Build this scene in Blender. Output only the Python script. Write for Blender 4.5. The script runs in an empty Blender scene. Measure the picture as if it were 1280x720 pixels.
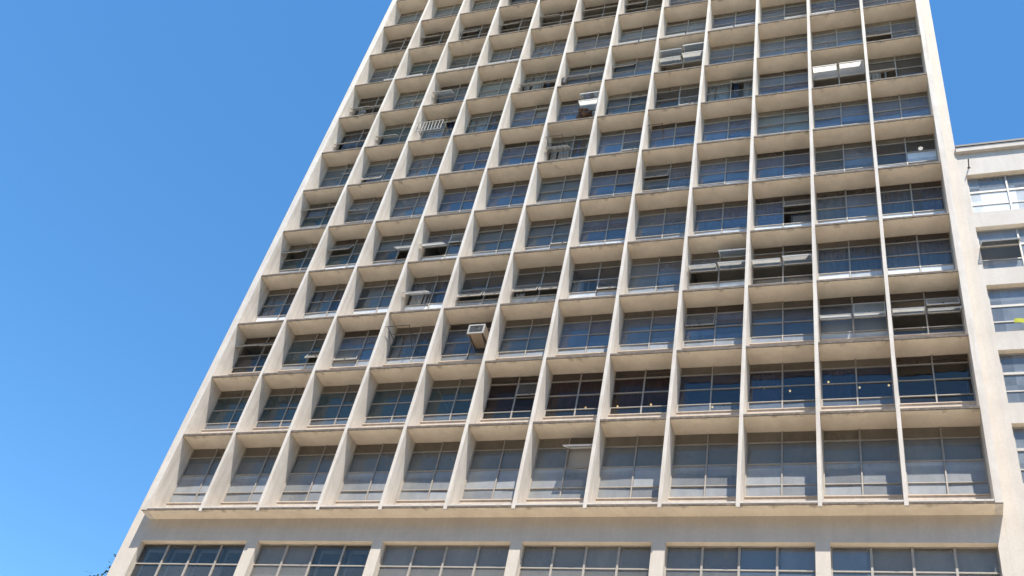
import bpy, bmesh, math, random
from mathutils import Vector, Matrix
random.seed(7)
sc = bpy.context.scene
COL = sc.collection
R = math.radians

# ------------------------------------------------------------------ camera, sky, sun, exposure
W, H = 2.4, 2.9795                 # bay width, floor height
DW = 0.85                          # recess of the glazing behind the fin fronts
DL = 0.60                          # recess of the lower wall
GZ = -20.6                         # street level
CAMP = Vector((26.0117, -27.3743, -18.985))
pitch, yaw, roll = 0.755736, -0.461976, 0.249594
fwd0 = Vector((math.sin(yaw), math.cos(yaw), 0)); rt = Vector((math.cos(yaw), -math.sin(yaw), 0)); up = Vector((0, 0, 1))
fw = fwd0*math.cos(pitch) + up*math.sin(pitch); up2 = -fwd0*math.sin(pitch) + up*math.cos(pitch)
cr = rt*math.cos(roll) + up2*math.sin(roll); cu = -rt*math.sin(roll) + up2*math.cos(roll)
cam = bpy.data.cameras.new('camera'); co = bpy.data.objects.new('camera', cam); COL.objects.link(co)
m = Matrix((cr, cu, -fw)).transposed().to_4x4(); m.translation = CAMP
co.matrix_world = m
cam.sensor_width = 36; cam.lens = 36*1319.22/1280; cam.clip_end = 4000; cam.clip_start = .1
sc.camera = co

SUN = Vector((0.49, -1.0, 1.95)).normalized()
el = math.asin(SUN.z); az = math.atan2(SUN.x, SUN.y)
wd = bpy.data.worlds.new('World'); sc.world = wd; wd.use_nodes = True
nt = wd.node_tree; bg = nt.nodes['Background']
sky = nt.nodes.new('ShaderNodeTexSky'); sky.sky_type = 'NISHITA'; sky.sun_disc = False
sky.sun_elevation = el; sky.sun_rotation = az; sky.air_density = 1.0; sky.dust_density = 0.12; sky.ozone_density = 1.1
sky.altitude = 200
hs = nt.nodes.new('ShaderNodeHueSaturation'); hs.inputs['Saturation'].default_value = 1.28; hs.inputs['Hue'].default_value = .496
nt.links.new(sky.outputs[0], hs.inputs['Color']); nt.links.new(hs.outputs[0], bg.inputs[0]); bg.inputs[1].default_value = 0.143
sl = bpy.data.lights.new('sun', 'SUN'); sl.energy = 3.75; sl.angle = R(.53); sl.color = (1, .947, .868)
so = bpy.data.objects.new('sun', sl); COL.objects.link(so); so.rotation_euler = SUN.to_track_quat('Z', 'Y').to_euler()
so.location = (0, -30, 60)
sc.view_settings.view_transform = 'Standard'; sc.view_settings.look = 'None'
sc.view_settings.exposure = 1.0; sc.view_settings.gamma = 1
sc.render.engine = 'CYCLES'
sc.cycles.max_bounces = 10; sc.cycles.diffuse_bounces = 5; sc.cycles.glossy_bounces = 4; sc.cycles.transparent_max_bounces = 12
sc.cycles.use_denoising = True

# ------------------------------------------------------------------ materials
def mat(name):
    mt = bpy.data.materials.new(name); mt.use_nodes = True
    n = mt.node_tree.nodes; return mt, n, mt.node_tree.links, n['Principled BSDF']
def noise(n, l, vec, scale, detail=4, rough=.6, mul=None):
    if mul:
        mp = n.new('ShaderNodeMapping'); mp.inputs['Scale'].default_value = mul; l.new(vec, mp.inputs[0]); vec = mp.outputs[0]
    t = n.new('ShaderNodeTexNoise'); t.inputs['Scale'].default_value = scale; t.inputs['Detail'].default_value = detail
    t.inputs['Roughness'].default_value = rough; l.new(vec, t.inputs['Vector']); return t.outputs['Fac']
def ramp(n, l, fac, stops):
    r = n.new('ShaderNodeValToRGB'); e = r.color_ramp.elements
    while len(e) < len(stops): e.new(.5)
    for k, (p, c) in enumerate(stops): e[k].position = p; e[k].color = tuple(c) + (1,) if len(c) == 3 else c
    l.new(fac, r.inputs[0]); return r.outputs[0]
def mixc(n, l, a, b, fac, mode='MIX'):
    x = n.new('ShaderNodeMix'); x.data_type = 'RGBA'; x.blend_type = mode
    for s, v in ((x.inputs[6], a), (x.inputs[7], b), (x.inputs[0], fac)):
        if hasattr(v, 'links') or hasattr(v, 'is_output'): l.new(v, s)
        else: s.default_value = v if not isinstance(v, tuple) else (v + (1,))
    return x.outputs[2]
def paint(name, base, dirt, streak=.35, spots=.0, rough=.85, drip=False):
    mt, n, l, b = mat(name)
    g = n.new('ShaderNodeNewGeometry'); P = g.outputs['Position']
    f1 = noise(n, l, P, 1.0, 6, .65, (1.3, 1.3, 1.0))
    f2 = noise(n, l, P, 1.0, 5, .6, (5, 5, .35))
    f3 = noise(n, l, P, 14, 4, .7)
    c = mixc(n, l, base, dirt, ramp(n, l, f1, [(.42, (0, 0, 0)), (.78, (.55, .55, .55))]))
    c = mixc(n, l, c, dirt, ramp(n, l, f2, [(.46, (0, 0, 0)), (.76, (streak, streak, streak))]))
    c = mixc(n, l, c, (base[0]*.86, base[1]*.85, base[2]*.83), ramp(n, l, f3, [(.45, (0, 0, 0)), (.7, (.7, .7, .7))]))
    if drip:                        # damp stains creeping in from the drip edge
        sx = n.new('ShaderNodeSeparateXYZ'); l.new(P, sx.inputs[0])
        f5 = noise(n, l, P, 1.0, 5, .65, (2.2, 1.2, .9))
        ad = n.new('ShaderNodeMath'); ad.operation = 'MULTIPLY_ADD'; ad.inputs[1].default_value = -.75; l.new(sx.outputs['Y'], ad.inputs[0]); l.new(f5, ad.inputs[2])
        c = mixc(n, l, c, (.30, .235, .17), ramp(n, l, ad.outputs[0], [(.46, (0, 0, 0)), (.62, (.75, .75, .75))]))
    if spots:
        f4 = noise(n, l, P, .9, 7, .72)
        c = mixc(n, l, c, (.33, .22, .13), ramp(n, l, f4, [(.66, (0, 0, 0)), (.74, (spots, spots, spots))]))
    l.new(c, b.inputs['Base Color']); b.inputs['Roughness'].default_value = rough
    bp = n.new('ShaderNodeBump'); bp.inputs['Strength'].default_value = .25; bp.inputs['Distance'].default_value = .01
    l.new(f3, bp.inputs['Height']); l.new(bp.outputs[0], b.inputs['Normal'])
    return mt
def plain(name, col, rough=.6, metal=0, var=.15, scale=6):
    mt, n, l, b = mat(name)
    g = n.new('ShaderNodeNewGeometry')
    f = noise(n, l, g.outputs['Position'], scale, 4)
    c = mixc(n, l, col, tuple(x*(1-2*var) for x in col), f)
    l.new(c, b.inputs['Base Color']); b.inputs['Roughness'].default_value = rough; b.inputs['Metallic'].default_value = metal
    return mt
M = {}
M['paint'] = paint('cream_paint', (.64, .58, .505), (.36, .30, .24), .7)
M['soffit'] = paint('bounce_warmed_soffit', (.83, .71, .56), (.50, .40, .30), .15, .5, drip=True)  # cream paint lightened and warmed to carry bounce light, plus stains
M['wall'] = paint('wall_paint', (.60, .535, .455), (.45, .39, .33), .35)
M['edge'] = paint('grimy_edge', (.10, .08, .062), (.26, .21, .16), .9)
M['sill'] = paint('sill_paint', (.62, .52, .42), (.36, .29, .22), .5)
M['nwall'] = paint('neighbour_paint', (.58, .525, .46), (.42, .37, .31), .5)
M['frame'] = plain('weathered_steel_frame', (.47, .42, .355), .55, 0, .2, 9)
M['sash'] = plain('pale_sash_steel', (.50, .46, .40), .5, 0, .2, 9)
M['dark'] = plain('dark_metal', (.055, .05, .048), .6)
M['rust'] = plain('rusty_iron', (.16, .09, .055), .85, 0, .3, 14)
M['room'] = plain('room_wall', (.30, .27, .23), .9, 0, .1, .6)
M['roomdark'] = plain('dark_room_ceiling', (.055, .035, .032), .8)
M['blind'] = plain('grey_blind', (.50, .48, .45), .85, 0, .07, 1.5)
M['blindlow'] = plain('pale_blind', (.60, .58, .53), .85, 0, .07, 1.5)
M['blindblue'] = plain('blue_grey_blind', (.26, .32, .40), .85, 0, .07, 1.5)
M['curtain'] = plain('pale_curtain', (.62, .62, .60), .9, 0, .1, 3)
M['curtainblue'] = plain('blue_curtain', (.10, .16, .32), .9, 0, .12, 3)
M['curtaindark'] = plain('brown_curtain', (.085, .06, .055), .9, 0, .2, 3)
M['casement'] = plain('pale_casement', (.55, .60, .62), .6, 0, .05)
M['greenpane'] = plain('dark_green_glazing', (.05, .085, .08), .25, 0, .2, 1.2)
M['slat'] = plain('cream_slat', (.50, .49, .40), .7)
M['white'] = plain('white_plastic', (.72, .71, .68), .5, 0, .06)
M['grille'] = plain('grey_grille', (.13, .13, .13), .6)
M['wood'] = plain('worn_timber', (.36, .27, .185), .8, 0, .2, 5)
M['yellow'] = plain('yellow_cloth', (.48, .48, .04), .9)
M['asphalt'] = plain('asphalt', (.055, .054, .052), .9, 0, .2, 2)
M['pave'] = plain('pavement', (.58, .51, .41), .9, 0, .08, 1.5)
M['bark'] = plain('bark', (.10, .075, .055), .95, 0, .25, 6)
M['leaf'] = plain('leaf', (.035, .06, .028), .7, 0, .3, 3)
M['line'] = plain('road_paint', (.75, .74, .70), .8)
M['wood_panel'] = plain('timber_panel', (.66, .58, .47), .8, 0, .12, 2)

def glass(name, dust, refl, tint=(1, 1, 1), film=(.72, .74, .74), trans=.4):
    mt, n, l, b = mat(name); n.remove(b)
    out = n['Material Output']
    g = n.new('ShaderNodeNewGeometry'); P = g.outputs['Position']
    # every pane has a slightly different amount of grime
    mp = n.new('ShaderNodeMapping'); mp.inputs['Scale'].default_value = (1/1.2, 0.001, 1/.745); l.new(P, mp.inputs[0])
    sn = n.new('ShaderNodeVectorMath'); sn.operation = 'FLOOR'; l.new(mp.outputs[0], sn.inputs[0])
    wn = n.new('ShaderNodeTexWhiteNoise'); wn.noise_dimensions = '3D'; l.new(sn.outputs[0], wn.inputs['Vector'])
    f = noise(n, l, P, 2.2, 5, .65, (1, 1, .5))
    mr = n.new('ShaderNodeMapRange'); mr.inputs['From Min'].default_value = .3; mr.inputs['From Max'].default_value = .7
    mr.inputs['To Min'].default_value = dust*.85; mr.inputs['To Max'].default_value = dust*1.12; l.new(f, mr.inputs['Value'])
    mr2 = n.new('ShaderNodeMapRange'); mr2.inputs['To Min'].default_value = .65; mr2.inputs['To Max'].default_value = 1.28; hs.inputs['Hue'].default_value = .496
    l.new(wn.outputs['Value'], mr2.inputs['Value'])
    mm = n.new('ShaderNodeMath'); mm.operation = 'MULTIPLY'; mm.use_clamp = True
    l.new(mr.outputs[0], mm.inputs[0]); l.new(mr2.outputs[0], mm.inputs[1])
    tr = n.new('ShaderNodeBsdfTransparent'); tr.inputs[0].default_value = (*[.86*t for t in tint], 1)
    df = n.new('ShaderNodeBsdfDiffuse'); df.inputs[0].default_value = (*film, 1)
    tl = n.new('ShaderNodeBsdfTranslucent'); tl.inputs[0].default_value = (*film, 1)
    md = n.new('ShaderNodeMixShader'); md.inputs[0].default_value = trans; l.new(df.outputs[0], md.inputs[1]); l.new(tl.outputs[0], md.inputs[2])
    m1 = n.new('ShaderNodeMixShader'); l.new(mm.outputs[0], m1.inputs[0]); l.new(tr.outputs[0], m1.inputs[1]); l.new(md.outputs[0], m1.inputs[2])
    gl = n.new('ShaderNodeBsdfGlossy'); gl.inputs['Roughness'].default_value = .015; gl.inputs[0].default_value = (1, .95, .86, 1)
    wob = noise(n, l, P, 1.1, 2, .5); bp = n.new('ShaderNodeBump'); bp.inputs['Strength'].default_value = .35; bp.inputs['Distance'].default_value = .05
    l.new(wob, bp.inputs['Height']); l.new(bp.outputs[0], gl.inputs['Normal'])
    fr = n.new('ShaderNodeFresnel'); fr.inputs['IOR'].default_value = 1.52
    fm = n.new('ShaderNodeMath'); fm.operation = 'MULTIPLY'; fm.use_clamp = True; fm.inputs[1].default_value = refl; l.new(fr.outputs[0], fm.inputs[0])
    m2 = n.new('ShaderNodeMixShader'); l.new(fm.outputs[0], m2.inputs[0]); l.new(m1.outputs[0], m2.inputs[1]); l.new(gl.outputs[0], m2.inputs[2])
    l.new(m2.outputs[0], out.inputs[0])
    return mt
M['gblue'] = glass('sky_tinted_glass', .55, 1.5, (.85, .93, 1), (.23, .32, .46), .3)  # sky reflection put into a diffuse blue layer, milder in gsteel
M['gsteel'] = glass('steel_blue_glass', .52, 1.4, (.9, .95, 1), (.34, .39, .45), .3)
M['ggrey'] = glass('grey_grimy_glass', .50, .6, (.95, 1, .98), (.36, .36, .345), .35)
M['gview'] = glass('fairly_clean_glass', .16, 1.0, (.97, 1, 1), (.4, .43, .46), .3)
M['ggreen'] = glass('greenish_glass', .45, .9, (.85, 1, .95), (.18, .24, .235), .3)
M['gdark'] = glass('clear_dark_glass', .06, 1.1, (.95, .97, 1), (.3, .3, .3), .3)
M['apane'] = glass('tan_top_pane', .80, .5, (1, .95, .9), (.30, .255, .20), .2)  # tan diffuse layer over the top row of panes
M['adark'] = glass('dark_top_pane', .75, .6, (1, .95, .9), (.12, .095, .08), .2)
M['dusty'] = glass('dusty_glass', .55, .8, (1, 1, 1), (.74, .77, .78), .2)
M['dpale'] = glass('whitened_low_pane', .97, 1.0, (1, 1, 1), (.86, .89, .90), .15)
M['sashfilm'] = glass('whitened_sash_glass', .95, .6, (1, 1, 1), (.86, .84, .77), .75)
M['klow'] = glass('streaky_low_pane', .40, .6, (.9, .95, 1), (.86, .88, .88), .15)
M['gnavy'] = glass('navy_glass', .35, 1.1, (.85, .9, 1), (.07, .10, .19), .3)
M['film'] = glass('whitened_glass', .92, 1.0, (1, 1, 1), (.88, .90, .90), .15)
M['gstrip'] = glass('strip_window_glass', .48, .6, (1, 1, .98), (.44, .43, .40), .35)
M['nglass'] = glass('neighbour_glass', .50, 1.3, (1, 1, 1), (.52, .57, .62), .35)
M['gbrown'] = glass('brownish_glass', .40, .3, (1, .93, .9), (.13, .085, .075), .3)
def glow(name, col, s):
    mt, n, l, b = mat(name); b.inputs['Base Color'].default_value = (*col, 1)
    b.inputs['Emission Color'].default_value = (*col, 1); b.inputs['Emission Strength'].default_value = s; return mt
M['bulb'] = glow('warm_bulb', (1, .72, .30), .8)
M['tube'] = glow('white_lamp', (1, .97, .9), .5)

# ------------------------------------------------------------------ mesh helpers
class MB:
    def __init__(s): s.v = []; s.f = []; s.m = []; s.mats = []
    def mi(s, k):
        if k not in s.mats: s.mats.append(k)
        return s.mats.index(k)
    def poly(s, pts, k, rev=False):
        n = len(s.v); s.v += [tuple(p) for p in pts]; idx = list(range(n, n+len(pts)))
        s.f.append(idx[::-1] if rev else idx); s.m.append(s.mi(k))
    def box(s, x0, y0, z0, x1, y1, z1, k, kbot=None, kfront=None):
        n = len(s.v)
        s.v += [(x0,y0,z0),(x1,y0,z0),(x1,y1,z0),(x0,y1,z0),(x0,y0,z1),(x1,y0,z1),(x1,y1,z1),(x0,y1,z1)]
        for q, kk in (((0,3,2,1), kbot or k), ((4,5,6,7), k), ((0,1,5,4), kfront or k), ((1,2,6,5), k), ((2,3,7,6), k), ((3,0,4,7), k)):
            s.f.append([n+i for i in q]); s.m.append(s.mi(kk))
    def tube(s, a, b, r, k, seg=8, r2=None):
        a = Vector(a); b = Vector(b); d = (b-a).normalized(); r2 = r if r2 is None else r2
        x = d.orthogonal().normalized(); y = d.cross(x); n = len(s.v)
        for c, rr in ((a, r), (b, r2)):
            for i in range(seg):
                t = 2*math.pi*i/seg; s.v.append(tuple(c + x*rr*math.cos(t) + y*rr*math.sin(t)))
        for i in range(seg):
            j = (i+1) % seg; s.f.append([n+i, n+j, n+seg+j, n+seg+i]); s.m.append(s.mi(k))
        s.f.append([n+i for i in range(seg)][::-1]); s.m.append(s.mi(k))
        s.f.append([n+seg+i for i in range(seg)]); s.m.append(s.mi(k))
    def ball(s, c, r, k, nu=10, nv=7, sz=1):
        n = len(s.v); c = Vector(c)
        for j in range(nv+1):
            ph = math.pi*j/nv
            for i in range(nu):
                t = 2*math.pi*i/nu; s.v.append((c.x+r*math.sin(ph)*math.cos(t), c.y+r*math.sin(ph)*math.sin(t), c.z+r*sz*math.cos(ph)))
        for j in range(nv):
            for i in range(nu):
                a = n+j*nu+i; b = n+j*nu+(i+1) % nu
                s.f.append([a, a+nu, b+nu, b]); s.m.append(s.mi(k))
    def add(s, o, mtx):
        n = len(s.v); s.v += [tuple(mtx @ Vector(p)) for p in o.v]
        s.f += [[n+i for i in q] for q in o.f]; s.m += [s.mi(o.mats[i]) for i in o.m]
    def mesh(s, name):
        me = bpy.data.meshes.new(name); me.from_pydata(s.v, [], s.f)
        for k in s.mats: me.materials.append(M[k])
        me.polygons.foreach_set('material_index', s.m); me.update(); return me
def obj(name, me, parent=None, loc=(0, 0, 0), rot=(0, 0, 0)):
    if isinstance(me, MB): me = me.mesh(name)
    o = bpy.data.objects.new(name, me); COL.objects.link(o); o.location = loc; o.rotation_euler = rot
    if parent: o.parent = parent
    return o
def tag(o, label, cat, group=None):
    o['label'] = label; o['category'] = cat
    if group: o['group'] = group
    return o
def thing(name, label, cat, loc=(0, 0, 0), group=None):
    o = bpy.data.objects.new(name, None); COL.objects.link(o); o.location = loc; o.empty_display_size = .3
    return tag(o, label, cat, group)

# ------------------------------------------------------------------ setting: ground, street, pavements
def structure(name, b):
    o = obj(name, b); o['kind'] = 'structure'; return o
b = MB(); b.poly([(-600,-600,GZ-.16),(600,-600,GZ-.16),(600,600,GZ-.16),(-600,600,GZ-.16)], 'pave'); structure('ground', b)
b = MB(); b.poly([(-300,-25,GZ-.13),(300,-25,GZ-.13),(300,-18,GZ-.13),(-300,-18,GZ-.13)], 'asphalt')
for i in range(-30, 31): b.poly([(i*6-1.2,-21.6,GZ-.126),(i*6+1.2,-21.6,GZ-.126),(i*6+1.2,-21.45,GZ-.126),(i*6-1.2,-21.45,GZ-.126)], 'line')
structure('road', b)
b = MB(); b.box(-300, -18, GZ-.2, 300, 40, GZ, 'pave'); structure('pavement', b)
b = MB(); b.box(-300, -80, GZ-.2, 300, -25, GZ, 'pave'); structure('far_pavement', b)

# ------------------------------------------------------------------ the tower
NB, NK = 12, 15                    # bays, slabs
ZTOP = NK*H
tower = thing('office_tower', 'tall cream concrete tower block gridded with projecting fins, slabs and recessed windows', 'building', (14.4, 0, GZ))
TOFF = Vector((-14.4, 0, -GZ))     # world to tower
def tobj(name, me, loc=(0, 0, 0), rot=(0, 0, 0), parent=None): return obj(name, me, parent or tower, Vector(loc)+TOFF, rot)
XL, XR, YB = -.87, 29.378, 13.0    # main block edges
ZF = -.545                         # fin feet
def slabz(k): return k*H if k > 0 else -.47
for i in range(13):
    b = MB(); w = .062
    x0, x1 = (-.20, .06) if i == 0 else (28.74, 28.955) if i == 12 else (i*W-w, i*W+w)
    b.box(x0, -.03, -.462 if 0 < i < 12 else -.474, x1, DW+.02, ZTOP+.3, 'paint')
    if 0 < i < 12: b.box(x0, -.03, ZF, x1, .05, -.4621, 'paint')
    tobj('vertical_fin', b)
for k in range(NK+1):
    z = slabz(k); b = MB()
    x0, x1 = -.19, 28.945
    # plate, with a grimy drip edge on its nose
    if k:
        b.box(x0, .02, z-.045, x1, 5.6, z+.03, 'paint', kbot='soffit'); b.box(x0, -.018, z-.055, x1, .019, z+.034, 'edge')
    else:
        b.box(x0, .02, z, x1, 5.6, z+.12, 'paint', kbot='soffit'); b.box(x0, -.018, z-.012, x1, .019, z+.06, 'edge'); b.box(x0, -.012, z+.06, x1, .019, z+.125, 'paint')
    tobj('floor_slab', b)
    if k < NK:
        zp = z+(.03 if k else .12); zt = (k*H+.86) if k else .36
        b = MB(); b.box(.03, DW-.015, zp, 28.76, DW+.12, zt, 'sill')
        for i in range(NB): b.box(i*W+.063, DW-.05, zt, (i+1)*W-.063, DW+.12, zt+.035, 'sill')
        tobj('spandrel', b)
# main block: side walls, top, lower wall with its six wide openings
PIL = [-.10, 4.42, 4.86, 9.35, 9.73, 14.30, 14.68, 18.92, 19.35, 23.79, 24.21, 28.70]
ZW1, ZW0 = -1.385, -5.2
b = MB()
b.box(XL, DL, GZ+.0, -.205, YB, ZTOP+.3, 'wall')
tobj('end_wall', b)
b = MB(); b.box(28.96, DL, GZ, XR, YB, ZTOP+.3, 'wall'); tobj('end_wall', b)
b = MB(); b.box(-.204, DL+.001, ZW1, 28.959, DL+.28, -.472, 'wall', kbot='soffit')
ed = [-.204]+PIL+[28.959]
for i in range(0, len(ed), 2):
    b.box(ed[i], DL+.001, ZW0, ed[i+1], DL+.28, ZW1, 'wall')
b.box(-.204, DL+.001, GZ, 28.959, DL+.28, ZW0, 'wall')
tobj('lower_wall', b)
b = MB(); b.box(-.204, 5.6, GZ, 28.959, 5.8, ZTOP, 'room')
for i in range(1, NB):
    if i % 2 == 0 or i in (3, 7): b.box(i*W-.04, DW+.14, -.35, i*W+.04, 5.59, ZTOP-.1, 'room')
tobj('interior_wall', b)
b = MB(); b.box(XL, DL, ZTOP+.3, XR, YB, ZTOP+.9, 'wall'); tobj('roof_parapet', b)
b = MB(); b.box(-.204, DL+.3, -5.2, 28.95, 5.59, -5.1, 'room'); b.box(-.204, YB-.2, GZ, 28.95, YB, ZTOP, 'wall'); tobj('rear_wall', b)
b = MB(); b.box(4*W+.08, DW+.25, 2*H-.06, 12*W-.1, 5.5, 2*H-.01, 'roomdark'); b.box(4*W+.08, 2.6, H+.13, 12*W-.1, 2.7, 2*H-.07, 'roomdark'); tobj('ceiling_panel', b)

# ------------------------------------------------------------------ windows
# rows of panes, z above slab k: (name, bottom, top)
ROWS = {'A': (2.555, 2.965), 'B': (1.885, 2.555), 'C': (1.225, 1.885), 'D': (.90, 1.225)}
ROWS0 = {'A': (2.50, 2.965), 'B': (1.655, 2.50), 'C': (.847, 1.655), 'D': (.40, .847)}
COLS = {'L': (.065, 1.20), 'R': (1.20, 2.335)}
YF = DW                            # front of the frame
def rows(k): return ROWS0 if k == 0 else ROWS
def frame_mb(rw):
    b = MB(); z0 = rw['D'][0]; z1 = rw['A'][1]
    b.box(.064, YF, z0, .10, YF+.07, z1, 'frame'); b.box(2.30, YF, z0, 2.336, YF+.07, z1, 'frame')
    b.box(1.176, YF-.012, z0, 1.224, YF+.07, z1, 'frame')
    for a, bb in ((.10, 1.176), (1.224, 2.30)):
        b.box(a, YF+.002, z0, bb, YF+.07, z0+.035, 'frame'); b.box(a, YF+.002, z1-.03, bb, YF+.07, z1, 'frame')
        for r in 'ABC': z = rw[r][0]; b.box(a, YF-.004, z-.016, bb, YF+.068, z+.016, 'frame')
    return b
def pane_kind(k, i, r, c):
    rr = random.Random(k*977+i*61); u = rr.random(); v = rr.random(); blue = (k, i) in BLUEW
    if (r+c) in FILM.get((k, i), []): return 'film'
    dark = (k, i) in DARKW
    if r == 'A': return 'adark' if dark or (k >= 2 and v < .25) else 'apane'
    if k == 0: return 'klow' if r in 'CD' else 'ggrey'
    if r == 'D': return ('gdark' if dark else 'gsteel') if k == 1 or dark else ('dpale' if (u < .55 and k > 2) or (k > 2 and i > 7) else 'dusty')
    if k == 1 and i in (5, 6, 7): return 'gbrown'
    if dark: return 'gdark'
    if k == 1: return 'ggreen' if i < 5 else 'gnavy'
    if (k, i) in VIEWW: return 'gview'
    if i < 2: return 'ggreen' if v < .5 or k < 5 else 'ggrey'  # greener left bays, bluer right ones: view-dependent reflection painted in by column
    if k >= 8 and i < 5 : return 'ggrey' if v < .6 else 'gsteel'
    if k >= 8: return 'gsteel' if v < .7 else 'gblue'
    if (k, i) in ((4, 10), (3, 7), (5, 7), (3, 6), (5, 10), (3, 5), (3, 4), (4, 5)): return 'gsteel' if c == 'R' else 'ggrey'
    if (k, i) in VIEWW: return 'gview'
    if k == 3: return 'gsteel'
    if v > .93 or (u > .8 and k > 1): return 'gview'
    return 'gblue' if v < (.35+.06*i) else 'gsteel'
BLUEW = set()
WHITEW = {(3,8), (3,9), (2,10), (2,11), (7,5), (7,10), (8,7), (0,6), (4,2), (4,3), (3,3)} | {(9, q) for q in range(12)}
VIEWW = {(3,0), (3,1), (3,2), (3,3), (3,4), (3,5), (3,6), (2,3), (2,4), (2,5), (3,10), (3,11), (4,11), (4,5), (5,11)}
DARKW = {(1,5), (1,6), (1,7), (1,11), (2,0), (2,11), (3,9), (8,7), (7,10), (7,0), (8,0), (10,0), (10,1), (10,2), (10,3), (10,4), (10,5), (10,6), (11,3)}
def glass_mb(k, i, opened):
    b = MB(); rw = rows(k)
    for r in 'ABCD':
        for c in 'LR':
            if (r, c) in opened: continue
            x0, x1 = COLS[c]; z0, z1 = rw[r]; y = YF+.035 + random.uniform(-.003, .003); t = random.uniform(-.012, .012); s = random.uniform(-.01, .01)
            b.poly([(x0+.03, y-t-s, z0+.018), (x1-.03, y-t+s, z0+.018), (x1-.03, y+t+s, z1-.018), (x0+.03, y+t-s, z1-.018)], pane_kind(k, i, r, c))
    return b
def sash_mb(w, h, kind='dusty', bar='sash'):
    if kind == 'sashfilm': bar = 'white'
    # top hung; origin at the hinge, hanging down
    b = MB()
    b.box(0, -.02, -.035, w, .02, 0, bar); b.box(0, -.02, -h, w, .02, -h+.04, bar)
    b.box(0, -.02, -h+.04, .03, .02, -.035, bar); b.box(w-.03, -.02, -h+.04, w, .02, -.035, bar)
    b.box(w/2-.03, -.045, -h+.012, w/2+.03, -.021, -h+.05, 'dark')
    b.poly([(.03, 0, -h+.04), (w-.03, 0, -h+.04), (w-.03, 0, -.035), (.03, 0, -.035)], kind)
    return b
def blind_mb(x0, x1, z0, z1, k, y=.12):
    b = MB(); b.box(x0, YF+y, z0+.03, x1, YF+y+.008, z1, k); b.box(x0, YF+y-.01, z0, x1, YF+y+.02, z0+.03, 'slat'); return b
def venetian_mb(x0, x1, z0, z1):
    b = MB(); z = z0
    while z < z1:
        b.poly([(x0, YF+.10, z), (x1, YF+.10, z), (x1, YF+.135, z+.030), (x0, YF+.135, z+.030)], 'slat'); z += .045
    return b
def curtain_mb(x0, x1, z0, z1, k, y=.2, amp=.035, wl=.16):
    b = MB(); n = max(4, int((x1-x0)/.02)); ph = random.uniform(0, 6)
    P = []
    for i in range(n+1):
        x = x0+(x1-x0)*i/n; P.append((x, YF+y+amp*math.sin(6.283*x/wl+ph)+.02*math.sin(6.283*x/.43+ph)))
    for i in range(n):
        (xa, ya), (xb, yb) = P[i], P[i+1]
        b.poly([(xa, ya, z0), (xb, yb, z0), (xb, yb, z1), (xa, ya, z1)], k)
    return b
# what each window shows: open sashes (row+column: degrees), dressing, whitened panes
OPEN = {
 (0,6): {'BR': 60}, (1,5): {'BR': 9},
 (2,0): {'BL': 42,'BR': 40}, (2,1): {'CR': 26}, (2,2): {'CL': 7}, (2,8): {'BL': 8}, (2,10): {'CL': 60,'CR': 60,'BR': 12}, (2,11): {'BR': 28,'CL': 66,'CR': 60},
 (3,3): {'CL': 54}, (3,4): {'CL': 20,'CR': 20}, (3,5): {'CL': 24,'CR': 24}, (3,6): {'CR': 8}, (3,8): {'BR': 69,'CL': 67,'CR': 70}, (3,9): {'CL': 68,'CR': 74},
 (4,0): {'BL': 34}, (4,1): {'BL': 26}, (4,2): {'CR': 54}, (4,3): {'CL': 55,'BR': 10}, (4,5): {'CR': 4}, (4,9): {'BR': 25},
 (5,0): {'BL': 38,'BR': 38}, (5,1): {'BL': 12}, (5,7): {'BL': 14},
 (6,0): {'BR': 14}, (6,1): {'BR': 12,'CL': 14}, (6,5): {'CL': 56}, (6,6): {'CR': 3},
 (7,0): {'CL': 34,'CR': 34}, (7,1): {'CL': 44}, (7,2): {'BR': 34}, (7,4): {'BR': 36}, (7,5): {'BR': 80,'CR': 88}, (7,6): {'BR': 30}, (7,7): {'CR': 3}, (7,8): {'BR': 38}, (7,10): {'CL': 100,'CR': 104}, (7,11): {'CL': 38},
 (8,0): {'CL': 44,'CR': 40}, (8,1): {'CR': 38}, (8,2): {'CL': 66}, (8,4): {'CL': 40,'CR': 40}, (8,5): {'CL': 46,'CR': 46}, (8,6): {'BL': 24}, (8,7): {'BL': 66,'BR': 80,'CL': 66,'CR': 78}, (8,11): {'CL': 30},
 (9,0): {'DR': 70}, (9,1): {'DL': 72}, (9,2): {'DL': 74,'DR': 70}, (9,3): {'DL': 72,'DR': 74}, (9,6): {'DL': 72,'DR': 72}, (9,7): {'DL': 74,'DR': 70}, (9,8): {'DL': 72,'DR': 74}, (9,9): {'DR': 72}, (9,10): {'DL': 74}, (10,1): {'BL': 30}, (10,2): {'BL': 20}, (11,3): {'BL': 30}, (10,3): {'BL': 26}, (10,4): {'BL': 35,'BR': 25}, (10,5): {'BL': 30,'BR': 30}, (10,6): {'BL': 24},
}
FILM = {(5,11): ['CR'], }
GONE = {(2,4): ['BR'], (4,9): ['CR']}              # pane taken out for the air conditioner
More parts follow.
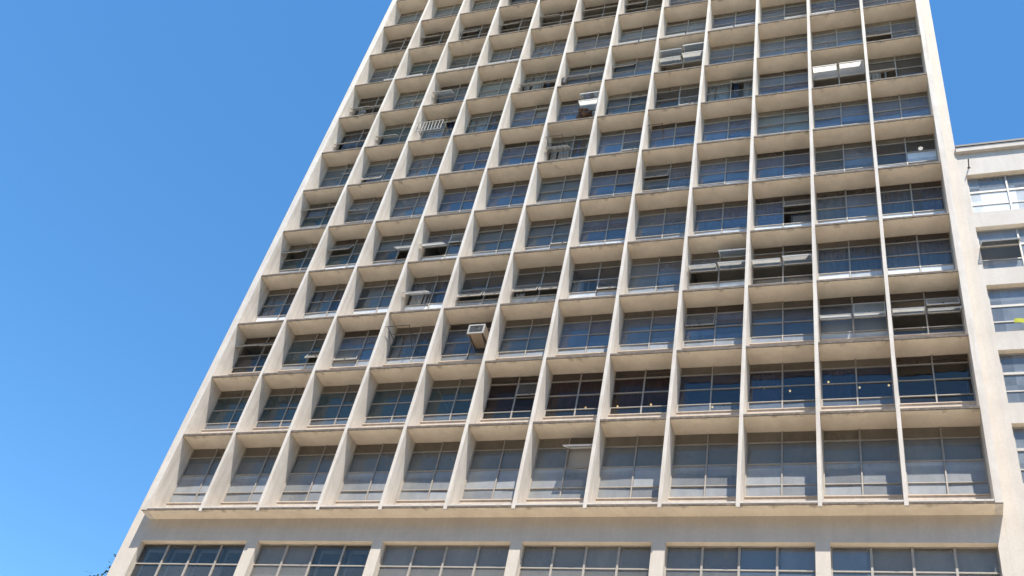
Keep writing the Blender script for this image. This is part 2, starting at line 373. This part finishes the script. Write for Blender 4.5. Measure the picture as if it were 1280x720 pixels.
def dress(k, b):
    # returns list of (name, mesh builder)
    rw = rows(k); z0 = rw['D'][0]; zt = rw['A'][1]; o = []
    rnd = random.Random(k*31+b)
    if k == 0:
        zb = rnd.uniform(1.40, 1.58); zc = zb+rnd.choice([0, 0, .04, -.12])
        o.append(('blind', blind_mb(.1, 1.19, zb, zt, 'blind'))); o.append(('blind', blind_mb(1.21, 2.3, zc, zt, rnd.choice(['blind', 'blind', 'blindlow']))))
        if b > 7: o.append(('curtain', curtain_mb(.12, .42, z0, zt, 'curtainblue', .3)))
        if b in (5, 8, 9, 10): o.append(('curtain', curtain_mb(1.7, 2.28, z0, zt, 'curtainblue', .3)))
        return o
    if k == 1:
        if b < 4 : o.append(('blind', blind_mb(.1, 2.3, z0+.0, zt, 'blindblue', .5)))
        elif b in (6, 7): o.append(('curtain', curtain_mb(.1, 2.3, z0, zt, 'curtaindark', .4, .05, .4)))
        elif b in (9, 10): o.append(('curtain', curtain_mb(.1, 1.0, z0, zt, 'curtainblue', .6)))
        return o
    spec = {(3,0): 'folds', (3,1): 'folds', (3,2): 'lowblind', (3,3): 'halfcurtain', (3,4): 'venetian', (3,5): 'venlow', (3,6): 'leftcurtain', (3,7): 'blindL', (3,10): 'bluefolds', (3,11): 'bluefolds',
            (4,10): 'bluefolds', (4,11): 'bluecurtain', (4,4): 'blind', (4,5): 'blind', (4,7): 'none', (4,6): 'none', (4,8): 'bluecurtain', (5,3): 'blindblue', (5,4): 'none', (2,5): 'blind', (2,6): 'blindblue', (2,4): 'halfblind', (2,7): 'blindblue',
            (2,9): 'blindblue', (2,10): 'blindblue', (3,9): 'none', (3,8): 'none', (2,11): 'none', (4,9): 'bluecurtainL', (5,11): 'low', (7,10): 'none', (8,7): 'none', (2,0): 'none', (2,1): 'none', (2,2): 'blind', (2,3): 'folds', (4,0): 'none', (4,1): 'none'}
    s = spec.get((k, b)) or rnd.choices(['none', 'blind', 'blindblue', 'halfblind', 'folds', 'leftcurtain', 'bluecurtain'], [1.5, 2, 2, 3, 2, 1.5, .8])[0]
    if k >= 10: s = 'none' if k == 10 and b < 7 else s
    C = curtain_mb
    if s == 'blind': o.append(('blind', blind_mb(.1, 2.3, z0+.01, zt, 'blind')))
    elif s == 'blindblue': o.append(('blind', blind_mb(.1, 2.3, z0+.01, zt, 'blindblue', .2)))
    elif s == 'halfblind': o.append(('blind', blind_mb(.1, 2.3, rnd.choice([1.3, 1.55, 1.9]), zt, rnd.choice(['blind', 'blindblue', 'blindlow']))))
    elif s == 'blindL': o.append(('blind', blind_mb(.1, 1.19, z0+.01, zt, 'blind'))); o.append(('curtain', C(1.25, 1.75, z0, zt, 'curtain')))
    elif s == 'low': o.append(('blind', blind_mb(1.22, 2.2, z0+.01, 1.55, 'white', .15)))
    elif s == 'lowblind': o.append(('blind', blind_mb(.35, 2.3, z0+.01, zt, 'blindlow', .2)))
    elif s == 'folds': o += [('curtain', C(.12, .42, z0, zt, 'curtain')), ('curtain', C(.5, 1.05, z0, zt, 'curtain')), ('curtain', C(1.3, 1.5, z0, zt, 'curtainblue')), ('curtain', C(1.75, 2.28, z0, zt, 'curtain'))]
    elif s == 'halfcurtain': o += [('curtain', C(.12, .7, z0, zt, 'curtain')), ('curtain', C(.78, .86, z0, zt, 'curtain')), ('curtain', C(.95, 1.02, z0, zt, 'curtain')), ('curtain', C(1.35, 2.28, z0, zt, 'blindblue'))]
    elif s == 'venetian': o.append(('venetian_blind', venetian_mb(.1, 2.3, z0+.02, 1.75)))
    elif s == 'venlow': o.append(('venetian_blind', venetian_mb(.1, 2.3, 1.62, 2.3))); o.append(('curtain', C(.1, .5, z0, 1.6, 'curtain')))
    elif s == 'leftcurtain': o.append(('curtain', C(.1, .55, z0, 2.1, 'curtain'))); o.append(('curtain', C(.72, .8, z0, 2.1, 'curtain')))
    elif s == 'bluefolds': o.append(('curtain', C(.1, 2.3, z0, zt, 'blindblue', .2, .03, .2)))
    elif s == 'bluecurtain': o.append(('curtain', C(.1, 1.3, z0, zt, 'blindblue', .25))); o.append(('curtain', C(1.6, 2.28, z0, zt, 'curtainblue', .25)))
    elif s == 'bluecurtainL': o.append(('curtain', C(.1, 1.15, z0, zt, 'curtainblue', .25)))
    return o
FR = {0: frame_mb(ROWS0), 1: frame_mb(ROWS)}
FRM = {q: FR[q].mesh('window') for q in FR}
SASH = {}
def sash_for(k, r, kind):
    rw = rows(k); h = rw[r][1]-rw[r][0]-.03; key = (round(h, 3), kind)
    if key not in SASH: mb = sash_mb(1.06, h, kind, 'sash'); SASH[key] = (mb, mb.mesh('sash'))
    return SASH[key]
rest = MB()
for k in range(NK):
    for i in range(NB):
        rw = rows(k); op = OPEN.get((k, i), {}); gone = [(g[0], g[1]) for g in list(op)+GONE.get((k, i), [])]
        g = glass_mb(k, i, gone); base = Vector((i*W, 0, k*H))
        sl_ = []
        for rc, a in op.items():
            mb, me = sash_for(k, rc[0], 'sashfilm' if (k, i) in WHITEW else 'ggrey')
            sl_.append((mb, me, Vector((COLS[rc[1]][0]+.037, YF-.008, rw[rc[0]][1]-.022)), a))
        ds = dress(k, i)
        if k <= 7:
            w = tobj('window', FRM[min(k, 1)], base)
            obj('glass', g, w)
            for mb, me, p, a in sl_: obj('sash', me, w, p, (R(-a), 0, 0))
            for nm, d in ds: obj(nm, d, w)
        else:
            T = Matrix.Translation(base); rest.add(FR[min(k, 1)], T); rest.add(g, T)
            for mb, me, p, a in sl_: rest.add(mb, T @ Matrix.Translation(p) @ Matrix.Rotation(R(-a), 4, 'X'))
            for nm, d in ds: rest.add(d, T)
ro = tobj('window', rest); ro['kind'] = 'stuff'
# the six wide windows of the lower wall
for i in range(6):
    x0, x1 = PIL[2*i], PIL[2*i+1]; wdt = x1-x0; b = MB(); zs = [ZW0, -3.6, -2.2, ZW1]; y = DW-.03
    b.box(0, y, ZW0, .04, y+.07, ZW1, 'frame'); b.box(wdt-.04, y, ZW0, wdt, y+.07, ZW1, 'frame')
    b.box(.04, y, ZW1-.03, wdt-.04, y+.07, ZW1-.001, 'frame')
    for q in range(1, 4): b.box(wdt*q/4-.035, y-.02, ZW0, wdt*q/4+.035, y+.07, ZW1-.031, 'frame')
    for q in range(4):
        for zz in (-2.2, -3.6): b.box(wdt*q/4+.036, y-.003, zz-.022, wdt*(q+1)/4-.036, y+.06, zz+.022, 'frame')
    w = tobj('wide_window', b, (x0, 0, 0))
    g = MB()
    for q in range(4):
        for za, zb in ((ZW0, -3.6), (-3.6, -2.2), (-2.2, ZW1)):
            t = random.uniform(-.008, .008)
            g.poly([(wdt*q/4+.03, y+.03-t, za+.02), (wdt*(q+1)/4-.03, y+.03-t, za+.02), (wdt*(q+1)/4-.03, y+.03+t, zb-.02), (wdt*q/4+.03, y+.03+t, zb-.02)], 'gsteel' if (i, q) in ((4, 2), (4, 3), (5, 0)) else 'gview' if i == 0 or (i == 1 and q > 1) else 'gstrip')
    obj('glass', g, w)
    if i < 2:
        b = MB()                    # secondary inner casements
        for q in range(4) if i == 0 else (2, 3):
            xa, xb = wdt*q/4+.12, wdt*(q+1)/4-.05
            b.box(xa, y+.25, ZW0, xa+.09, y+.31, ZW1-.1, 'casement'); b.box(xb-.07, y+.25, ZW0, xb, y+.31, ZW1-.1, 'casement'); b.box(xa+.09, y+.25, ZW1-.22, xb-.07, y+.31, ZW1-.1, 'casement'); b.box(xa+.09, y+.29, ZW0, xb-.07, y+.30, ZW1-.22, 'greenpane')
        obj('inner_casement', b, w)
    if i > 0:
        n = {1: 2.0, 2: 4, 3: 4, 4: 4, 5: 4}[i]; b = MB()
        b.box(.05, y+.14, ZW0, wdt*n/4-.05, y+.15, ZW1-.02, 'blindblue' if i == 4 else 'blind'); obj('blind', b, w)

# ------------------------------------------------------------------ neighbouring building on the right
nb = thing('neighbour_block', 'lower cream building with flat dark-edged roof adjoining the right side of the tower', 'building', (34, 0, GZ))
NO = Vector((-34, 0, -GZ))
def nobj(name, me, loc=(0, 0, 0), rot=(0, 0, 0), parent=None): return obj(name, me, parent or nb, Vector(loc)+NO, rot)
NX0, NX1, NY, NTOP = 29.38, 46.0, .63, 16.0
PIERS = [29.60, 35.0, 35.6, 41.0, 41.6, 45.6]
b = MB()
def nz(k): return k*H-.17-2.19, k*H-.17       # window bottom and top
ks = list(range(0, 6))
zprev = GZ
for k in ks:
    z0, z1 = nz(k); b.box(NX0, NY, zprev, NX1, NY+.3, z0, 'nwall', kbot='soffit')
    e = [NX0]+PIERS+[NX1]
    for q in range(0, len(e), 2): b.box(e[q], NY, z0, e[q+1], NY+.3, z1, 'nwall')
    zprev = z1
b.box(NX0, NY, zprev, NX1, NY+.3, NTOP, 'nwall', kbot='soffit')
b.box(NX0, NY+.3, GZ, NX0+.2, 12, NTOP, 'nwall'); b.box(NX1-.2, NY+.3, GZ, NX1, 12, NTOP, 'nwall'); b.box(NX0+.2, 11.8, GZ, NX1-.2, 12, NTOP, 'nwall')
b.box(NX0+.2, 5, GZ, NX1-.2, 5.2, NTOP, 'room')
for k in ks: b.box(NX0+.2, NY+.3, k*H-.13, NX1-.2, 5, k*H-.03, 'room')
nobj('wall', b)
b = MB(); b.box(NX0+.002, NY-.16, NTOP, NX1+.1, 12.1, NTOP+.26, 'nwall'); b.box(NX0+.002, NY-.20, NTOP+.26, NX1+.14, 12.14, NTOP+.36, 'dark'); nobj('roof', b)
NR = [.0, .62, 1.32, 2.19]                     # rails measured from the bottom
def nwin(wdt, k, first):
    b = MB(); z1 = 2.19; y = NY+.2; np_ = max(2, round(wdt/1.35))
    b.box(0, y, 0, .05, y+.07, z1, 'sash'); b.box(wdt-.05, y, 0, wdt, y+.07, z1, 'sash'); b.box(.05, y, z1-.04, wdt-.05, y+.07, z1-.001, 'sash'); b.box(.05, y, .001, wdt-.05, y+.07, .05, 'dark')
    for q in range(1, np_): b.box(wdt*q/np_-.03, y-.02, .051, wdt*q/np_+.03, y+.07, z1-.041, 'sash')
    for q in range(np_):
        a, c = wdt*q/np_+(.031 if q else .051), wdt*(q+1)/np_-(.031 if q < np_-1 else .051)
        b.box(a, y-.005, 1.30, c, y+.06, 1.40, 'sash'); b.box(a, y-.003, .60, c, y+.06, .65, 'sash')
    w = nobj('window', b, (first, 0, nz(k)[0]))
    g = MB()
    for q in range(np_):
        for ri, (za, zb) in enumerate(((.05, .6), (.65, 1.3), (1.4, 2.15))):
            if k == 4 and ri == 1 and q == 0 and first < 30: continue
            t = random.uniform(-.008, .008); xa, xb = wdt*q/np_+.03, wdt*(q+1)/np_-.03
            kk = 'film' if (k == 5 and ri < 2) else 'nglass'
            g.poly([(xa, y+.03-t, za), (xb, y+.03-t, za), (xb, y+.03+t, zb), (xa, y+.03+t, zb)], kk)
    obj('glass', g, w)
    if k == 4 and first < 30:
        obj('sash', sash_mb(wdt/np_-.08, .66, 'film', 'white'), w, (.05, y-.01, 1.31), (R(-62), 0, 0))
    if k in (5, 3): obj('blind', blind_local(.06, wdt-.06, .06, 1.3 if k == 5 else 2.1, 'white' if k == 5 else 'blindblue', y+.2), w)
    elif k in (4, 2):
        if k == 4: obj('blind', blind_local(.06, wdt-.06, .62, 2.1, 'blind', y+.55), w)
        obj('blind', blind_local(.06, wdt*.5, .06, .6 if k == 4 else 2.1, 'blindlow' if k == 4 else 'blindblue', y+.3), w)
    return w
def blind_local(x0, x1, z0, z1, k, y):
    b = MB(); b.box(x0, y, z0, x1, y+.01, z1, k); return b
for k in ks:
    for q in range(0, 6, 2): nwin(PIERS[q+1]-PIERS[q], k, PIERS[q])
for x in (29.75, 31.9):
    b = MB(); b.tube((x, NY+.05, 15.15), (x-.02, NY-.42, 15.2), .022, 'dark'); b.tube((x, NY-.005, 15.15), (x, NY+.02, 15.15), .06, 'rust', 10); nobj('drain_spout', b)

# ------------------------------------------------------------------ unseen blocks behind the camera, added to screen off low sky
M['oppa'] = paint('ochre_render', (.42, .33, .24), (.28, .22, .17), .3)
M['oppb'] = paint('brown_brick', (.26, .15, .11), (.18, .11, .09), .3)
def opposite(x0, x1, y1, top, k, label):
    t = thing('unseen_building', label, 'building', ((x0+x1)/2, y1, GZ), 'unseen buildings added facing the tower to screen off low sky')
    w = x1-x0; h = top-GZ; b = MB(); b.box(-w/2, -14, 0, w/2, 0, h, k); b.box(-w/2-.3, -14.2, h+.001, w/2+.3, .3, h+.5, 'wall'); obj('wall', b, t)
    z = 4.0; me = None
    b = MB(); n = int(w/3.2)
    while z < h-2.5:
        for q in range(n):
            x = -w/2+w*(q+.5)/n; b.box(x-.8, .002, z, x+.8, .05, z+1.6, 'nglass'); b.box(x-.9, .002, z-.1, x+.9, .12, z-.002, 'wall')
        z += 3.1
    o = obj('window', b, t); o['kind'] = 'stuff'
    return t
opposite(-75, -36, -50, 12, 'oppa', 'unseen broad ochre block added across the square, left of the others')
opposite(-35, -6, -47, 20, 'oppb', 'unseen brown brick block added across the square with pale cornice')
opposite(-5, 24, -48, 23, 'oppa', 'unseen ochre block added straight across the square from the tower')
opposite(25, 52, -46, 21, 'oppb', 'unseen brown brick block added across the square behind the right end')
opposite(53, 90, -50, 14, 'oppa', 'unseen broad low ochre block added across the square on the far right')

# ------------------------------------------------------------------ things on and behind the facade
def at(px, py, y):
    v = fw + cr*((px-640)/1319.22) - cu*((py-360)/1319.22)
    t = (y-CAMP.y)/v.y; return CAMP + v*t
def air_conditioner(label, cx, y0, y1, zc, w=.62, h=.42, rim='white', gr='grille'):
    t = thing('air_conditioner', label, 'air conditioner', (cx, y1, zc-h/2), 'window air conditioners on the tower')
    b = MB(); b.box(-w/2, y0-y1, .0, w/2, 0, h, 'wood' if y0 < .3 else 'dark'); obj('casing', b, t)
    b = MB(); yy = y0-y1
    b.box(-w/2-.012, yy-.04, -.012, w/2+.012, yy-.002, .05, rim); b.box(-w/2-.012, yy-.04, h-.05, w/2+.012, yy-.002, h+.012, rim)
    b.box(-w/2-.012, yy-.04, .05, -w/2+.05, yy-.002, h-.05, rim); b.box(w/2-.05, yy-.04, .05, w/2+.012, yy-.002, h-.05, rim); obj('front_surround', b, t)
    b = MB()
    for q in range(9): z = .06+(h-.12)*q/8; b.box(-w/2+.051, yy-.02, z-.009, w/2-.051, yy-.004, z+.009, gr)
    for q in range(24):
        a0, a1 = 6.283*q/24, 6.283*(q+1)/24
        for r in (.08, .14): b.tube((r*math.cos(a0), yy-.025, h/2+r*math.sin(a0)), (r*math.cos(a1), yy-.025, h/2+r*math.sin(a1)), .006, gr, 5)
    obj('grille', b, t)
    b = MB()
    for sx in (-w/2+.06, w/2-.06):
        b.box(sx-.015, yy+.02, -.04, sx+.015, .0, -.004, 'dark'); b.tube((sx, yy+.12, -.03), (sx, .0, -.33), .012, 'dark', 6)
    obj('bracket', b, t)
    return t
p = at(597, 415, .15)
air_conditioner('boxy tan air conditioner with white front surround jutting from a window on two struts', p.x, .0, .85, p.z, .66, .44, 'sash')
p = at(1003, 262, .95)
air_conditioner('dark air conditioner with round fan set in the black opening of a right-hand window', p.x, .95, 1.55, 4*H+1.50, .86, .52, 'dark', 'frame')

def bracket_rack(label, x, z, y0, col, w=.9, up_=.55):
    t = thing('drying_bracket', label, 'bracket', (x, DW, z), 'iron brackets beside the windows')
    b = MB(); r = .014
    b.tube((0, -.05, 0), (0, y0-DW, .05), r, col, 6); b.tube((w, -.05, 0), (w, y0-DW, .05), r, col, 6)
    obj('arm', b, t)
    b = MB(); b.tube((-.08, y0-DW, .05), (w+.05, y0-DW, .05), r, col, 6); b.tube((0, -.35, .03), (w, -.35, .03), r*.8, col, 6); obj('rail', b, t)
    b = MB(); b.tube((0, -.03, -up_), (0, y0-DW+.2, .03), r*.8, col, 6); b.tube((w, -.03, -up_), (w, y0-DW+.2, .03), r*.8, col, 6); obj('brace', b, t)
    return t
bracket_rack('dark iron bracket frame outside a closed window near the left of the grid', 3*W+.15, 2*H+2.2, .05, 'dark', .95)
bracket_rack('thin rusty bracket above a white tilted sash high on the facade', 5*W+.12, 6*H+2.0, .1, 'rust', .75)
bracket_rack('rusty bracket with one low brace in front of a blue window right of the middle', 7*W+.12, 6*H+2.1, .25, 'rust', .6)
# small balustrade high on the left
t = thing('balustrade', 'small pale balustrade of upright bars across a window high on the left', 'railing', (2*W+.1, .1, 7*H+.9))
b = MB(); b.tube((0, 0, .75), (1.4, 0, .75), .022, 'sash', 6); b.tube((0, 0, .05), (1.4, 0, .05), .018, 'sash', 6); b.tube((0, 0, .75), (0, .75, .75), .018, 'sash', 6); b.tube((1.4, 0, .75), (1.4, .75, .75), .018, 'sash', 6); obj('rail', b, t)
b = MB()
for q in range(9): x = .02+1.36*q/8; b.tube((x, 0, .05), (x+.02*math.sin(q), 0, .75), .016, 'sash', 6)
obj('bar', b, t)
# rolled brown bundle in the opened window
p = at(730, 142, .75)
b = MB(); rr = random.Random(3)
for q in range(26):
    c = Vector((rr.uniform(-.3, .3), rr.uniform(-.15, .2), rr.uniform(-.18, .18))); b.ball(c, rr.uniform(.08, .16), 'rust' if q % 3 else 'curtaindark', 7, 5, .8)
tag(obj('bundle', b, None, p), 'brown bundle heaped under the propped-open white sash', 'bundle')
# unclear dark thing by the sash, left end of a window high up
p = at(705, 102, .35)
b = MB(); b.tube((0, 0, -.2), (0, 0, .06), .11, 'dark', 12, .16); b.ball((0, 0, .12), .16, 'dark', 9, 6, .8)
tag(obj('dark_lump', b, None, p), 'small dark pot standing at the left end of a high window ledge', 'lump')
# bulbs behind the first glazed floor
BULBS = [(732,509.5,'at the foot of the dark brown window'), (772,508,'low in the left half of the window with brown drapes'), (813.7,505.7,'low in the right half of the window with brown drapes'), (890.5,508.7,'beside the mullion foot of a dark window'), (955.7,484.5,'in the left half of the deep blue window'), (987.5,488.7,'in the right half of the deep blue window'), (1035.5,477.5,'high in the half-blue window'), (1074.5,484.5,'left of the pair in the dark half of that window'), (1111,481.7,'close to the right jamb, rightmost of all the bulbs')]
b = MB(); b.ball((0, 0, 0), .036, 'bulb', 10, 8, 1.15); bulb_me = b.mesh('bulb')
b = MB(); b.tube((0, 0, .05), (0, 0, .13), .02, 'dark', 8); sock_me = b.mesh('socket')
for px, py, wh in BULBS:
    p = at(px, py, DW+.22); t = thing('pendant_bulb', 'lit warm bulb hanging '+wh, 'light bulb', p, 'bare bulbs behind the glass of one floor')
    obj('bulb', bulb_me, t); obj('socket', sock_me, t)
    b = MB(); b.tube((0, 0, .13), (0, 0, 2*H-.06-p.z), .006, 'dark', 5); obj('cord', b, t)
p = at(1150.5, 184.5, DW+.7)
t = thing('ceiling_lamp', 'white ceiling lamp glimpsed through the upper right window by the tower edge', 'ceiling lamp', (p.x, p.y, p.z))
b = MB(); b.ball((0, 0, 0), .16, 'tube', 14, 8, .45); obj('lamp_shade', b, t)
b = MB(); b.tube((0, 0, .04), (0, 0, 6*H-p.z), .02, 'dark', 8); obj('stem', b, t)
# yellow cloth at the neighbour's window
p = at(1276, 399.5, NY-.05)
b = MB()
for q in range(10):
    xa, xb = q*.075-.2, (q+1)*.075-.2; f = lambda x: .02*math.sin(x*17)
    b.poly([(xa, f(xa), -.13), (xb, f(xb), -.13), (xb, f(xb)+.01, .07), (xa, f(xa)+.01, .07)], 'yellow'); b.poly([(xa, f(xa)+.03, -.11), (xb, f(xb)+.03, -.11), (xb, f(xb)+.01, .07), (xa, f(xa)+.01, .07)], 'yellow')
tag(obj('cloth', b, None, p), 'bright yellow cloth hung out of a window of the neighbouring building', 'cloth')
# tree peeping out behind the tower's left corner
tp = at(150, 699, 19.0)
def tree(base, ztop):
    t = thing('street_tree', 'dark leafy tree whose tip shows behind the lower left corner of the tower', 'tree', base)
    h = ztop-base.z; rr = random.Random(5); b = MB()
    pts = [Vector((0, 0, 0)), Vector((.2, .1, h*.3)), Vector((-.1, .3, h*.6)), Vector((.1, .1, h*.93))]
    for q in range(3): b.tube(pts[q], pts[q+1], .32-.09*q, 'bark', 10, .32-.09*(q+1))
    tips = []
    for q in range(34):
        f = rr.uniform(.4, .96); a = rr.uniform(0, 6.28); L = (1.05-f)*h*.20+.25
        s = Vector((.05, .15, h*f)); e = s+Vector((math.cos(a)*L, math.sin(a)*L, L*.25)); b.tube(s, e, .06, 'bark', 6, .015)
        tips += [s.lerp(e, u) for u in (.4, .6, .8, 1.0, 1.08)]
    tips += [Vector((.1, .1, h*.95)), Vector((.1, .1, h))]
    obj('trunk', b, t); c = MB()
    for s in tips:
        for q in range(40):
            d = Vector((rr.gauss(0, .28), rr.gauss(0, .28), rr.gauss(0, .2))); o = s+d; u = Vector((rr.gauss(0, 1), rr.gauss(0, 1), rr.gauss(0, .6))).normalized(); v = u.orthogonal().normalized(); L = rr.uniform(.10, .17)
            c.poly([o-u*L, o+v*L*.4, o+u*L, o-v*L*.4], 'leaf')
    obj('crown', c, t)
tree(Vector((tp.x, 19.0, GZ)), tp.z)
